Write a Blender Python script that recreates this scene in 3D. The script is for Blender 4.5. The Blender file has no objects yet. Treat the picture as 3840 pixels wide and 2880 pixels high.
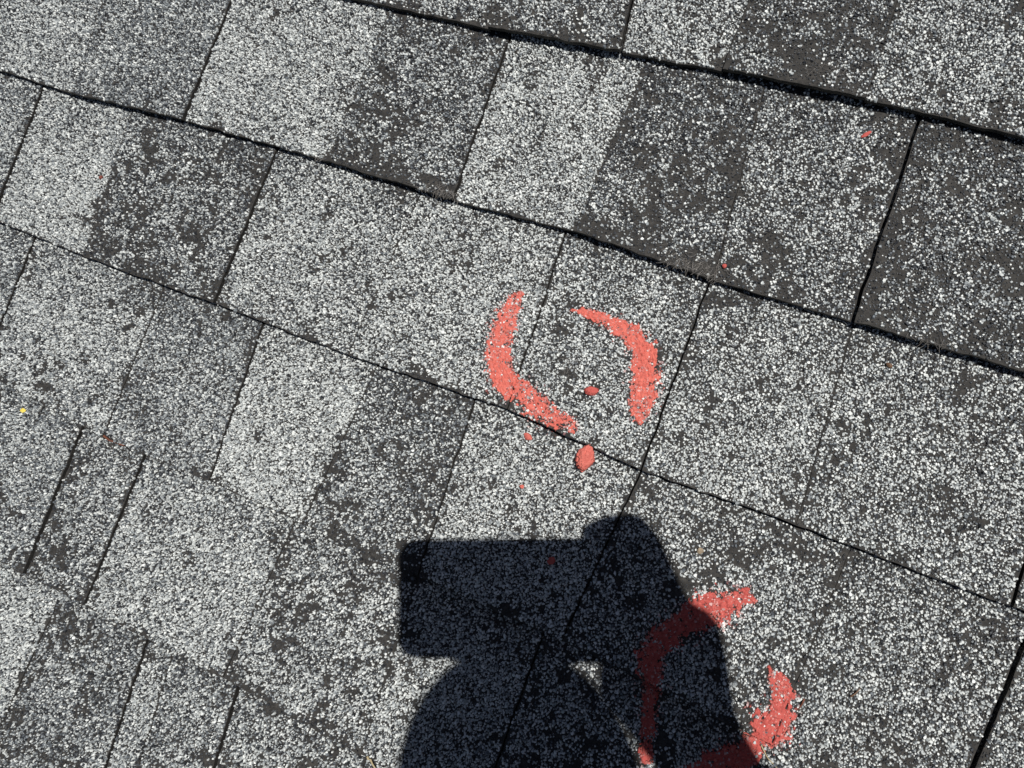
import bpy, bmesh, math, random
import numpy as np
from mathutils import Vector, Matrix

# ---------------------------------------------------------------- roof frame
# u runs along the shingle courses, v up the slope, n out of the roof.
# The roof is pitched about the course direction; everything below is written
# in roof coordinates (metres) and turned into the world by ROOF.
PITCH = math.radians(18.4)
ROOF = Matrix.Rotation(PITCH, 4, 'X')
scene = bpy.context.scene
COL = scene.collection
RNG = np.random.default_rng(11)
random.seed(5)

# ---------------------------------------------------------------- camera
CAM_H = 0.51238
EX = Vector((0.89893641, 0.34047493, -0.27566313))
EY = Vector((-0.32925322, 0.94017600, 0.08752948))
EZ = Vector((0.28897345, 0.01207954, 0.95726090))
CAM_POS = Vector((0, 0, CAM_H))
cam = bpy.data.cameras.new('camera')
cam.sensor_width = 36.0
cam.lens = 27.04
cam.clip_start = 0.02
cam.clip_end = 200
cam_o = bpy.data.objects.new('camera', cam)
COL.objects.link(cam_o)
m = Matrix((EX, EY, EZ)).transposed().to_4x4()
m.translation = CAM_POS
cam_o.matrix_world = ROOF @ m
scene.camera = cam_o

# ---------------------------------------------------------------- light
SUN = Vector((0.29410387, 0.26070251, 0.91953092))          # towards the sun, roof frame
SUN_W = (ROOF.to_3x3() @ SUN).normalized()
w = bpy.data.worlds.new('World')
scene.world = w
w.use_nodes = True
nt = w.node_tree
bg = nt.nodes['Background']
sky = nt.nodes.new('ShaderNodeTexSky')
sky.sky_type = 'NISHITA'
sky.sun_disc = False
sky.sun_elevation = math.asin(SUN_W.z)
sky.air_density = .55
sky.dust_density = .8
sky.ozone_density = .3
sky.sun_rotation = math.atan2(SUN_W.x, SUN_W.y)
nt.links.new(sky.outputs[0], bg.inputs[0])
bg.inputs[1].default_value = 0.05
sl = bpy.data.lights.new('sun', 'SUN')
sl.energy = 5.0
sl.angle = math.radians(0.53)
sl.color = (1.0, 0.985, 0.945)
so = bpy.data.objects.new('sun', sl)
COL.objects.link(so)
so.rotation_euler = SUN_W.to_track_quat('Z', 'Y').to_euler()
so.location = (2, 1, 4)
scene.view_settings.view_transform = 'Standard'
scene.view_settings.look = 'None'
scene.view_settings.exposure = -0.12
scene.view_settings.gamma = 1.0

# ---------------------------------------------------------------- materials
def new_mat(name, rough=0.8, spec=0.3):
    mt = bpy.data.materials.new(name)
    mt.use_nodes = True
    b = mt.node_tree.nodes['Principled BSDF']
    b.inputs['Roughness'].default_value = rough
    b.inputs['Specular IOR Level'].default_value = spec
    return mt, mt.node_tree, b

def ramp(nt, stops, interp='LINEAR'):
    r = nt.nodes.new('ShaderNodeValToRGB')
    r.color_ramp.interpolation = interp
    el = r.color_ramp.elements
    while len(el) < len(stops):
        el.new(0.5)
    for e, (p, c) in zip(el, stops):
        e.position = p
        e.color = (*c, 1)
    return r

def noise(nt, scale, detail=4, rough=0.6, coord=None):
    n = nt.nodes.new('ShaderNodeTexNoise')
    n.inputs['Scale'].default_value = scale
    n.inputs['Detail'].default_value = detail
    n.inputs['Roughness'].default_value = rough
    if coord is None:
        coord = nt.nodes.new('ShaderNodeTexCoord').outputs['Object']
    nt.links.new(coord, n.inputs['Vector'])
    return n

def bump(nt, b, h, strength, dist):
    bp = nt.nodes.new('ShaderNodeBump')
    bp.inputs['Strength'].default_value = strength
    bp.inputs['Distance'].default_value = dist
    nt.links.new(h, bp.inputs['Height'])
    nt.links.new(bp.outputs[0], b.inputs['Normal'])

GRAN_STOPS = [(0.0, (.012, .013, .016)), (.25, (.038, .041, .047)), (.5, (.14, .155, .17)),
              (.72, (.36, .38, .38)), (1.0, (.76, .77, .74))]

def mat_asphalt():
    mt, nt, b = new_mat('asphalt_mat', .75, .25)
    n = noise(nt, 260, 6, .7)
    r = ramp(nt, [(.3, (.018, .017, .016)), (.52, (.038, .035, .032)), (.75, (.075, .069, .062))])
    nt.links.new(n.outputs[0], r.inputs[0])
    nt.links.new(r.outputs[0], b.inputs['Base Color'])
    n2 = noise(nt, 1500, 3, .7)
    bump(nt, b, n2.outputs[0], .6, .0006)
    return mt

def mat_granule():
    mt, nt, b = new_mat('mineral_granule', .55, .45)
    a = nt.nodes.new('ShaderNodeAttribute')
    a.attribute_name = 'tone'
    r = ramp(nt, GRAN_STOPS)
    nt.links.new(a.outputs['Fac'], r.inputs[0])
    # chalk rubbed on to the stones under the strokes
    d = nt.nodes.new('ShaderNodeAttribute')
    d.attribute_name = 'dust'
    mx = nt.nodes.new('ShaderNodeMix'); mx.data_type = 'RGBA'
    nt.links.new(d.outputs['Fac'], mx.inputs[0])
    nt.links.new(r.outputs[0], mx.inputs[6])
    mx.inputs[7].default_value = (.56, .135, .105, 1)
    nt.links.new(mx.outputs[2], b.inputs['Base Color'])
    return mt

def mat_far_shingle():
    mt, nt, b = new_mat('granule_surface', .7, .3)
    co = nt.nodes.new('ShaderNodeTexCoord').outputs['Object']
    v = nt.nodes.new('ShaderNodeTexVoronoi')
    v.inputs['Scale'].default_value = 520
    nt.links.new(co, v.inputs['Vector'])
    sep = nt.nodes.new('ShaderNodeSeparateColor')
    nt.links.new(v.outputs['Color'], sep.inputs[0])
    big = noise(nt, 30, 3, .6, co)
    mx = nt.nodes.new('ShaderNodeMath'); mx.operation = 'ADD'
    nt.links.new(sep.outputs[0], mx.inputs[0])
    sc = nt.nodes.new('ShaderNodeMath'); sc.operation = 'MULTIPLY_ADD'
    nt.links.new(big.outputs[0], sc.inputs[0])
    sc.inputs[1].default_value = .9; sc.inputs[2].default_value = -.42
    nt.links.new(sc.outputs[0], mx.inputs[1])
    r = ramp(nt, GRAN_STOPS)
    nt.links.new(mx.outputs[0], r.inputs[0])
    nt.links.new(r.outputs[0], b.inputs['Base Color'])
    inv = nt.nodes.new('ShaderNodeMath'); inv.operation = 'SUBTRACT'
    inv.inputs[0].default_value = 1
    nt.links.new(v.outputs['Distance'], inv.inputs[1])
    bump(nt, b, inv.outputs[0], 1, .001)
    return mt

def mat_chalk(name, c0, c1):
    mt, nt, b = new_mat(name, .95, .08)
    n = noise(nt, 420, 5, .65)
    r = ramp(nt, [(.3, c0), (.65, c1)])
    nt.links.new(n.outputs[0], r.inputs[0])
    nt.links.new(r.outputs[0], b.inputs['Base Color'])
    n2 = noise(nt, 1400, 3, .6)
    bump(nt, b, n2.outputs[0], .5, .0004)
    return mt

def mat_noise(name, c0, c1, scale, rough=.8, spec=.3, bmp=0, bscale=None):
    mt, nt, b = new_mat(name, rough, spec)
    n = noise(nt, scale, 4, .6)
    r = ramp(nt, [(.35, c0), (.65, c1)])
    nt.links.new(n.outputs[0], r.inputs[0])
    nt.links.new(r.outputs[0], b.inputs['Base Color'])
    if bmp:
        n2 = noise(nt, bscale or scale * 2, 3, .6)
        bump(nt, b, n2.outputs[0], .6, bmp)
    return mt

ASPHALT = mat_asphalt()
GRANULE = mat_granule()
FAR = mat_far_shingle()
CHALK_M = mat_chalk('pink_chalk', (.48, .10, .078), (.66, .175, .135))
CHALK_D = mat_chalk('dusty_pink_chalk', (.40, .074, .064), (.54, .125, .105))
CHALK_R = mat_chalk('rough_pink_chalk', (.46, .10, .08), (.66, .185, .145))
for _n in CHALK_R.node_tree.nodes:
    if _n.bl_idname == 'ShaderNodeBump':
        _n.inputs['Distance'].default_value = .0012; _n.inputs['Strength'].default_value = 1
    if _n.bl_idname == 'ShaderNodeTexNoise' and _n.inputs['Scale'].default_value > 1000:
        _n.inputs['Scale'].default_value = 480
FIBRE = mat_noise('glass_fibre', (.20, .18, .16), (.46, .43, .40), 300, .35, .6)


# measured layout (metres, roof frame): row, tabs as (top left, top right, bottom right, bottom left, ends, butt lift mm, white share, bare share, blue-grey share)
SHINGLES = [
 (1, [
   ((-0.52, 0.362), (-0.2641, 0.2546), (-0.2618, 0.2306), (-0.52, 0.232), 'GE', 0.3, 0.52, 0.14, 0.1),
   ((-0.2641, 0.2546), (-0.1669, 0.2756), (-0.1608, 0.2343), (-0.2618, 0.2306), 'Eg', 4.2, 0.48, 0.24, 0.1),
 ]),
 (1, [
   ((-0.1669, 0.2756), (-0.0901, 0.2847), (-0.0905, 0.2365), (-0.1608, 0.2343), 'gE', 0.6, 0.64, 0.08, 0.1),
   ((-0.0901, 0.2847), (-0.0014, 0.3028), (0.0013, 0.238), (-0.0905, 0.2365), 'EE', 4.5, 0.4, 0.4, 0.1),
   ((-0.0014, 0.3028), (0.22, 0.362), (0.22, 0.232), (0.0013, 0.238), 'EG', 2.2, 0.56, 0.1, 0.2),
 ]),
 (2, [
   ((-0.86, 0.232), (-0.6212, 0.189), (-0.6145, 0.0983), (-0.86, 0.102), 'GE', 0.4, 0.6, 0.04, 0.2),
   ((-0.6212, 0.189), (-0.4932, 0.2098), (-0.4929, 0.1038), (-0.6145, 0.0983), 'EG', 2.4, 0.4, 0.05, 0.4),
 ]),
 (2, [
   ((-0.4932, 0.2098), (-0.3494, 0.2289), (-0.3524, 0.105), (-0.4929, 0.1038), 'GE', 1.0, 0.68, 0.04, 0.1),
   ((-0.3494, 0.2289), (-0.2472, 0.228), (-0.2425, 0.1037), (-0.3524, 0.105), 'Eg', 2.3, 0.44, 0.28, 0.1),
 ]),
 (2, [
   ((-0.2472, 0.228), (-0.1437, 0.2283), (-0.1491, 0.1067), (-0.2425, 0.1037), 'gE', 0.4, 0.72, 0.05, 0.1),
   ((-0.1437, 0.2283), (-0.0615, 0.2379), (-0.0494, 0.1018), (-0.1491, 0.1067), 'EE', 3.2, 0.4, 0.38, 0.1),
   ((-0.0615, 0.2379), (0.0358, 0.2324), (0.0388, 0.1021), (-0.0494, 0.1018), 'EG', 0.3, 0.5, 0.22, 0.1),
 ]),
 (2, [
   ((0.0358, 0.2324), (0.26, 0.232), (0.26, 0.102), (0.0388, 0.1021), 'GG', 4.0, 0.4, 0.38, 0.15),
 ]),
 (3, [
   ((-0.8, 0.102), (-0.6563, 0.0997), (-0.6537, -0.0274), (-0.8, -0.028), 'GW', 1.4, 0.46, 0.04, 0.3),
 ]),
 (3, [
   ((-0.6563, 0.0997), (-0.5541, 0.1045), (-0.5434, -0.0292), (-0.6537, -0.0274), 'WE', 0.6, 0.66, 0.03, 0.25),
   ((-0.5541, 0.1045), (-0.404, 0.1), (-0.4057, -0.0272), (-0.5434, -0.0292), 'EG', 2.0, 0.46, 0.38, 0.1),
 ]),
 (3, [
   ((-0.404, 0.1), (-0.2723, 0.1023), (-0.2802, -0.0279), (-0.4057, -0.0272), 'GE', 0.4, 0.62, 0.08, 0.1),
   ((-0.2723, 0.1023), (-0.1558, 0.1004), (-0.1507, -0.0237), (-0.2802, -0.0279), 'Eg', 0.7, 0.7, 0.05, 0.1),
 ]),
 (3, [
   ((-0.1558, 0.1004), (-0.0516, 0.1002), (-0.0509, -0.0302), (-0.1507, -0.0237), 'gg', 1.4, 0.66, 0.1, 0.1),
 ]),
 (3, [
   ((-0.0516, 0.1002), (0.0406, 0.1018), (0.0489, -0.0275), (-0.0509, -0.0302), 'gE', 0.5, 0.66, 0.11, 0.1),
   ((0.0406, 0.1018), (0.1655, 0.0971), (0.1708, -0.0277), (0.0489, -0.0275), 'EG', 0.8, 0.62, 0.1, 0.15),
 ]),
 (3, [
   ((0.1655, 0.0971), (0.3, 0.102), (0.3, -0.028), (0.1708, -0.0277), 'GG', 1.0, 0.56, 0.1, 0.15),
 ]),
 (4, [
   ((-0.74, -0.028), (-0.6076, -0.0275), (-0.608, -0.1535), (-0.74, -0.158), 'GW', 0.8, 0.44, 0.05, 0.3),
 ]),
 (4, [
   ((-0.6076, -0.0275), (-0.462, -0.0272), (-0.4635, -0.1609), (-0.608, -0.1535), 'WE', 1.4, 0.6, 0.1, 0.25),
   ((-0.462, -0.0272), (-0.362, -0.0286), (-0.3556, -0.1566), (-0.4635, -0.1609), 'EG', 0.3, 0.46, 0.08, 0.4),
 ]),
 (4, [
   ((-0.362, -0.0286), (-0.2577, -0.0282), (-0.2683, -0.1559), (-0.3556, -0.1566), 'GE', 1.2, 0.74, 0.04, 0.1),
   ((-0.2577, -0.0282), (-0.1776, -0.0244), (-0.1702, -0.1549), (-0.2683, -0.1559), 'Eg', 0.3, 0.46, 0.22, 0.15),
 ]),
 (4, [
   ((-0.1776, -0.0244), (-0.0512, -0.0303), (-0.0612, -0.1541), (-0.1702, -0.1549), 'gg', 1.0, 0.7, 0.06, 0.1),
 ]),
 (4, [
   ((-0.0512, -0.0303), (0.0835, -0.0281), (0.0785, -0.158), (-0.0612, -0.1541), 'gE', 0.5, 0.6, 0.24, 0.1),
   ((0.0835, -0.0281), (0.1853, -0.0275), (0.1799, -0.1589), (0.0785, -0.158), 'EW', 0.7, 0.58, 0.12, 0.1),
 ]),
 (4, [
   ((0.1853, -0.0275), (0.32, -0.028), (0.32, -0.158), (0.1799, -0.1589), 'WG', 0.5, 0.58, 0.12, 0.1),
 ]),
 (5, [
   ((-0.69, -0.158), (-0.5365, -0.1553), (-0.5546, -0.2933), (-0.69, -0.288), 'GE', 0.5, 0.48, 0.12, 0.35),
   ((-0.5365, -0.1553), (-0.4917, -0.1564), (-0.4916, -0.2908), (-0.5546, -0.2933), 'EW', 1.6, 0.46, 0.1, 0.4),
 ]),
 (5, [
   ((-0.4917, -0.1564), (-0.4243, -0.1589), (-0.4254, -0.2895), (-0.4916, -0.2908), 'WW', 0.6, 0.5, 0.26, 0.2),
 ]),
 (5, [
   ((-0.4243, -0.1589), (-0.2783, -0.16), (-0.287, -0.2864), (-0.4254, -0.2895), 'WE', 1.4, 0.6, 0.03, 0.25),
   ((-0.2783, -0.16), (-0.1713, -0.155), (-0.1653, -0.2867), (-0.287, -0.2864), 'EE', 0.3, 0.54, 0.3, 0.1),
   ((-0.1713, -0.155), (-0.075, -0.1597), (-0.0741, -0.2793), (-0.1653, -0.2867), 'Eg', 0.5, 0.66, 0.12, 0.1),
 ]),
 (5, [
   ((-0.075, -0.1597), (0.0084, -0.1565), (0.0075, -0.2746), (-0.0741, -0.2793), 'gE', 0.5, 0.55, 0.3, 0.1),
   ((0.0084, -0.1565), (0.34, -0.158), (0.34, -0.288), (0.0075, -0.2746), 'EG', 0.6, 0.55, 0.2, 0.1),
 ]),
 (6, [
   ((-0.62, -0.288), (-0.4556, -0.2903), (-0.4632, -0.4169), (-0.62, -0.418), 'GE', 1.6, 0.62, 0.04, 0.25),
   ((-0.4556, -0.2903), (-0.3642, -0.2891), (-0.3565, -0.4087), (-0.4632, -0.4169), 'EW', 0.4, 0.44, 0.26, 0.25),
 ]),
 (6, [
   ((-0.3642, -0.2891), (-0.3395, -0.2867), (-0.3279, -0.4055), (-0.3565, -0.4087), 'WE', 1.4, 0.6, 0.1, 0.25),
   ((-0.3395, -0.2867), (-0.2762, -0.2902), (-0.2661, -0.401), (-0.3279, -0.4055), 'EW', 0.3, 0.5, 0.14, 0.25),
 ]),
 (6, [
   ((-0.2762, -0.2902), (-0.163, -0.2867), (-0.1571, -0.3881), (-0.2661, -0.401), 'WE', 1.0, 0.54, 0.32, 0.15),
   ((-0.163, -0.2867), (0.1, -0.288), (0.1, -0.418), (-0.1571, -0.3881), 'EG', 0.5, 0.58, 0.12, 0.15),
 ]),
 (7, [
   ((-0.6, -0.418), (-0.4032, -0.417), (-0.4037, -0.5378), (-0.6, -0.548), 'GE', 0.5, 0.5, 0.2, 0.25),
   ((-0.4032, -0.417), (-0.2, -0.418), (-0.2, -0.548), (-0.4037, -0.5378), 'EG', 0.5, 0.5, 0.2, 0.2),
 ]),
]
CHALK = {
 'left arc': [(-0.1713, 0.0566, 0.0027), (-0.1727, 0.0527, 0.0080), (-0.1737, 0.0465, 0.0107), (-0.1746, 0.0355, 0.0140), (-0.1741, 0.0239, 0.0144), (-0.1710, 0.0118, 0.0157), (-0.1664, 0.0027, 0.0166), (-0.1610, -0.0051, 0.0159), (-0.1545, -0.0127, 0.0099), (-0.1506, -0.0162, 0.0039), ],
 'right arc': [(-0.1320, 0.0550, 0.0013), (-0.1237, 0.0567, 0.0054), (-0.1119, 0.0568, 0.0076), (-0.0997, 0.0548, 0.0094), (-0.0882, 0.0513, 0.0131), (-0.0788, 0.0452, 0.0142), (-0.0729, 0.0377, 0.0141), (-0.0691, 0.0299, 0.0153), (-0.0673, 0.0204, 0.0159), (-0.0657, 0.0108, 0.0141), (-0.0646, 0.0031, 0.0086), (-0.0619, -0.0015, 0.0030), ],
 'bottom arc': [(-0.1500, -0.0036, 0.0033), (-0.1459, -0.0070, 0.0111), (-0.1411, -0.0104, 0.0150), (-0.1328, -0.0146, 0.0162), (-0.1238, -0.0181, 0.0154), (-0.1158, -0.0192, 0.0121), (-0.1080, -0.0170, 0.0076), (-0.1024, -0.0203, 0.0057), (-0.1008, -0.0227, 0.0025), ],
 'shaded arc': [(0.0412, -0.0811, 0.0039), (0.0338, -0.0818, 0.0096), (0.0267, -0.0893, 0.0153), (0.0202, -0.0956, 0.0188), (0.0133, -0.1040, 0.0178), (0.0034, -0.1166, 0.0145), (-0.0036, -0.1273, 0.0140), (-0.0053, -0.1408, 0.0158), (-0.0001, -0.1517, 0.0140), (0.0035, -0.1652, 0.0105), (0.0083, -0.1818, 0.0087), (0.0137, -0.2012, 0.0069), ],
 'lower arc': [(0.0627, -0.1155, 0.0022), (0.0658, -0.1189, 0.0038), (0.0704, -0.1222, 0.0104), (0.0751, -0.1251, 0.0120), (0.0748, -0.1332, 0.0103), (0.0768, -0.1391, 0.0141), (0.0750, -0.1479, 0.0202), (0.0746, -0.1548, 0.0142), (0.0696, -0.1627, 0.0121), (0.0675, -0.1717, 0.0154), (0.0593, -0.1813, 0.0166), (0.0484, -0.1923, 0.0140), (0.0404, -0.2033, 0.0113), ],
}

# ---------------------------------------------------------------- helpers
def hash2(ix, iy, seed):
    x = (ix.astype(np.int64) * 374761393 + iy.astype(np.int64) * 668265263 + seed * 974634777) & 0xFFFFFFFF
    x = ((x ^ (x >> 13)) * 1274126177) & 0xFFFFFFFF
    x = ((x ^ (x >> 16)) * 2246822519) & 0xFFFFFFFF
    return ((x ^ (x >> 15)) & 0xFFFFFF) / float(0xFFFFFF)

def vnoise(u, v, cell, seed):
    x = np.asarray(u) / cell; y = np.asarray(v) / cell
    ix = np.floor(x); iy = np.floor(y)
    fx = x - ix; fy = y - iy
    fx = fx * fx * (3 - 2 * fx); fy = fy * fy * (3 - 2 * fy)
    a = hash2(ix, iy, seed); b = hash2(ix + 1, iy, seed)
    c = hash2(ix, iy + 1, seed); d = hash2(ix + 1, iy + 1, seed)
    return (a * (1 - fx) + b * fx) * (1 - fy) + (c * (1 - fx) + d * fx) * fy

def fbm(u, v, cell, seed, octs=4):
    s = 0; amp = 1; tot = 0
    for o in range(octs):
        s = s + amp * vnoise(u, v, cell / 2 ** o, seed + 17 * o)
        tot += amp; amp *= .6
    return s / tot

def raw_mesh(name, verts, quads_or_polys, mat_index, mats, attr=None, smooth=False, dust=None):
    """verts (N,3); quads_or_polys = list of (n_per_face, index array)"""
    me = bpy.data.meshes.new(name)
    verts = np.ascontiguousarray(verts, dtype=np.float32)
    loops = np.concatenate([p.reshape(-1) for n, p in quads_or_polys]).astype(np.int32)
    sizes = np.concatenate([np.full(len(p), n, np.int32) for n, p in quads_or_polys])
    starts = np.concatenate([[0], np.cumsum(sizes)[:-1]]).astype(np.int32)
    me.vertices.add(len(verts)); me.vertices.foreach_set('co', verts.reshape(-1))
    me.loops.add(len(loops)); me.loops.foreach_set('vertex_index', loops)
    me.polygons.add(len(sizes)); me.polygons.foreach_set('loop_start', starts)
    for mt in mats:
        me.materials.append(mt)
    me.polygons.foreach_set('material_index', np.asarray(mat_index, np.int32))
    if attr is not None:
        at = me.attributes.new('tone', 'FLOAT', 'FACE')
        at.data.foreach_set('value', np.asarray(attr, np.float32))
    if dust is not None:
        at = me.attributes.new('dust', 'FLOAT', 'FACE')
        at.data.foreach_set('value', np.asarray(dust, np.float32))
    me.update(calc_edges=True)
    me.polygons.foreach_set('use_smooth', np.full(len(sizes), smooth))
    me.validate()
    return me

def link(name, me, parent=None, loc=None):
    o = bpy.data.objects.new(name, me)
    COL.objects.link(o)
    if parent is not None:
        o.parent = parent
    else:
        o.matrix_world = ROOF @ Matrix.Translation(loc or (0, 0, 0))
    return o

def thing(name, loc):
    o = bpy.data.objects.new(name, None)
    o.empty_display_size = .02
    COL.objects.link(o)
    o.matrix_world = ROOF @ Matrix.Translation(loc)
    return o

def tag(o, label=None, cat=None, group=None, kind=None):
    if label: o['label'] = label
    if cat: o['category'] = cat
    if group: o['group'] = group
    if kind: o['kind'] = kind
    return o

def granules(u, v, z, tone, rad, rng):
    """low chips of crushed stone: five-sided, tilted flat top"""
    n = len(u); K = 5
    ang = rng.uniform(0, 2 * np.pi, n)[:, None] + np.arange(K)[None] * 2 * np.pi / K + rng.uniform(-.38, .38, (n, K))
    rr = rad[:, None] * rng.uniform(.78, 1.15, (n, K))
    el = rng.uniform(.72, 1.0, n)[:, None]
    th = rng.uniform(0, np.pi, n)[:, None]
    x = np.cos(ang) * rr; y = np.sin(ang) * rr * el
    px = x * np.cos(th) - y * np.sin(th); py = x * np.sin(th) + y * np.cos(th)
    hgt = rad * rng.uniform(.55, 1.15, n)
    tx = rng.normal(0, .28, n)[:, None]; ty = rng.normal(0, .28, n)[:, None]
    sh = rng.uniform(.5, .78, n)[:, None]
    ox = rng.normal(0, .14, n)[:, None] * rad[:, None]; oy = rng.normal(0, .14, n)[:, None] * rad[:, None]
    low = np.stack([u[:, None] + px, v[:, None] + py, z[:, None] - .0003 + 0 * px], -1)
    qx = px * sh + ox; qy = py * sh + oy
    top = np.stack([u[:, None] + qx, v[:, None] + qy, z[:, None] + hgt[:, None] + qx * tx + qy * ty], -1)
    vs = np.concatenate([low, top], 1).reshape(-1, 3)
    base = (np.arange(n) * 10)[:, None]
    i = np.arange(K); j = (i + 1) % K
    q = np.stack([i, j, j + K, i + K], -1)
    quads = (base[:, :, None] + q[None]).reshape(-1, 4)
    pent = base + (np.arange(K) + K)[None]
    return vs, quads, pent, np.concatenate([np.repeat(tone, K), tone])

# ---------------------------------------------------------------- shingles
E_ = 0.130; L0 = 0.362017; T0 = 0.0062; THICK = 0.0042
def row_z(k, v, lift):
    x = (v - (L0 - k * E_)) / E_
    return T0 * (.5 - x) + lift * (1 - .72 * x)

def stroke_field(pts, gu, gv):
    """distance to a chalk stroke in half widths, length along it, half width"""
    P = np.array(pts)
    seg = np.r_[0, np.cumsum(np.hypot(np.diff(P[:, 0]), np.diff(P[:, 1])))]
    tt = np.linspace(0, seg[-1], 120)
    cu = np.interp(tt, seg, P[:, 0]); cv = np.interp(tt, seg, P[:, 1]); cw = np.interp(tt, seg, P[:, 2]) / 2
    best = np.full(gu.shape, 9.); al = np.zeros(gu.shape); wl = np.ones(gu.shape)
    near = (gu > cu.min() - .02) & (gu < cu.max() + .02) & (gv > cv.min() - .02) & (gv < cv.max() + .02)
    a, b = gu[near], gv[near]
    if a.size:
        bb = best[near]; aa = al[near]; ww = wl[near]
        for i in range(len(tt)):
            d = np.hypot(a - cu[i], b - cv[i]) / max(cw[i], .0012)
            mk = d < bb
            bb = np.where(mk, d, bb); aa = np.where(mk, tt[i], aa); ww = np.where(mk, cw[i], ww)
        best[near] = bb; al[near] = aa; wl[near] = ww
    return best, al, wl, (cu, cv)

TABS = []      # (corners, k, lift) for surface queries
def tab_corners(t, k):
    tl, tr, br, bl = [np.array(q) for q in t[:4]]
    vt = L0 - (k - 1) * E_ + .026
    tl2 = bl + (tl - bl) * (vt - bl[1]) / (tl[1] - bl[1])
    tr2 = br + (tr - br) * (vt - br[1]) / (tr[1] - br[1])
    return tl2, tr2, br, bl

def surf_z(u, v):
    """height of the topmost shingle surface"""
    u = np.asarray(u, float); v = np.asarray(v, float)
    z = np.full(u.shape, -.004)
    for (tl, tr, br, bl), k, lift in TABS:
        t = (v - bl[1]) / (tl[1] - bl[1])
        a = bl[0] + (tl[0] - bl[0]) * t; b = br[0] + (tr[0] - br[0]) * t
        s = np.where(b > a, (u - a) / (b - a), -1)
        vb = bl[1] + (br[1] - bl[1]) * s; 
        ins = (s >= 0) & (s <= 1) & (v >= vb) & (t <= 1)
        z = np.where(ins, np.maximum(z, row_z(k, v, lift)), z)
    return z

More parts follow.
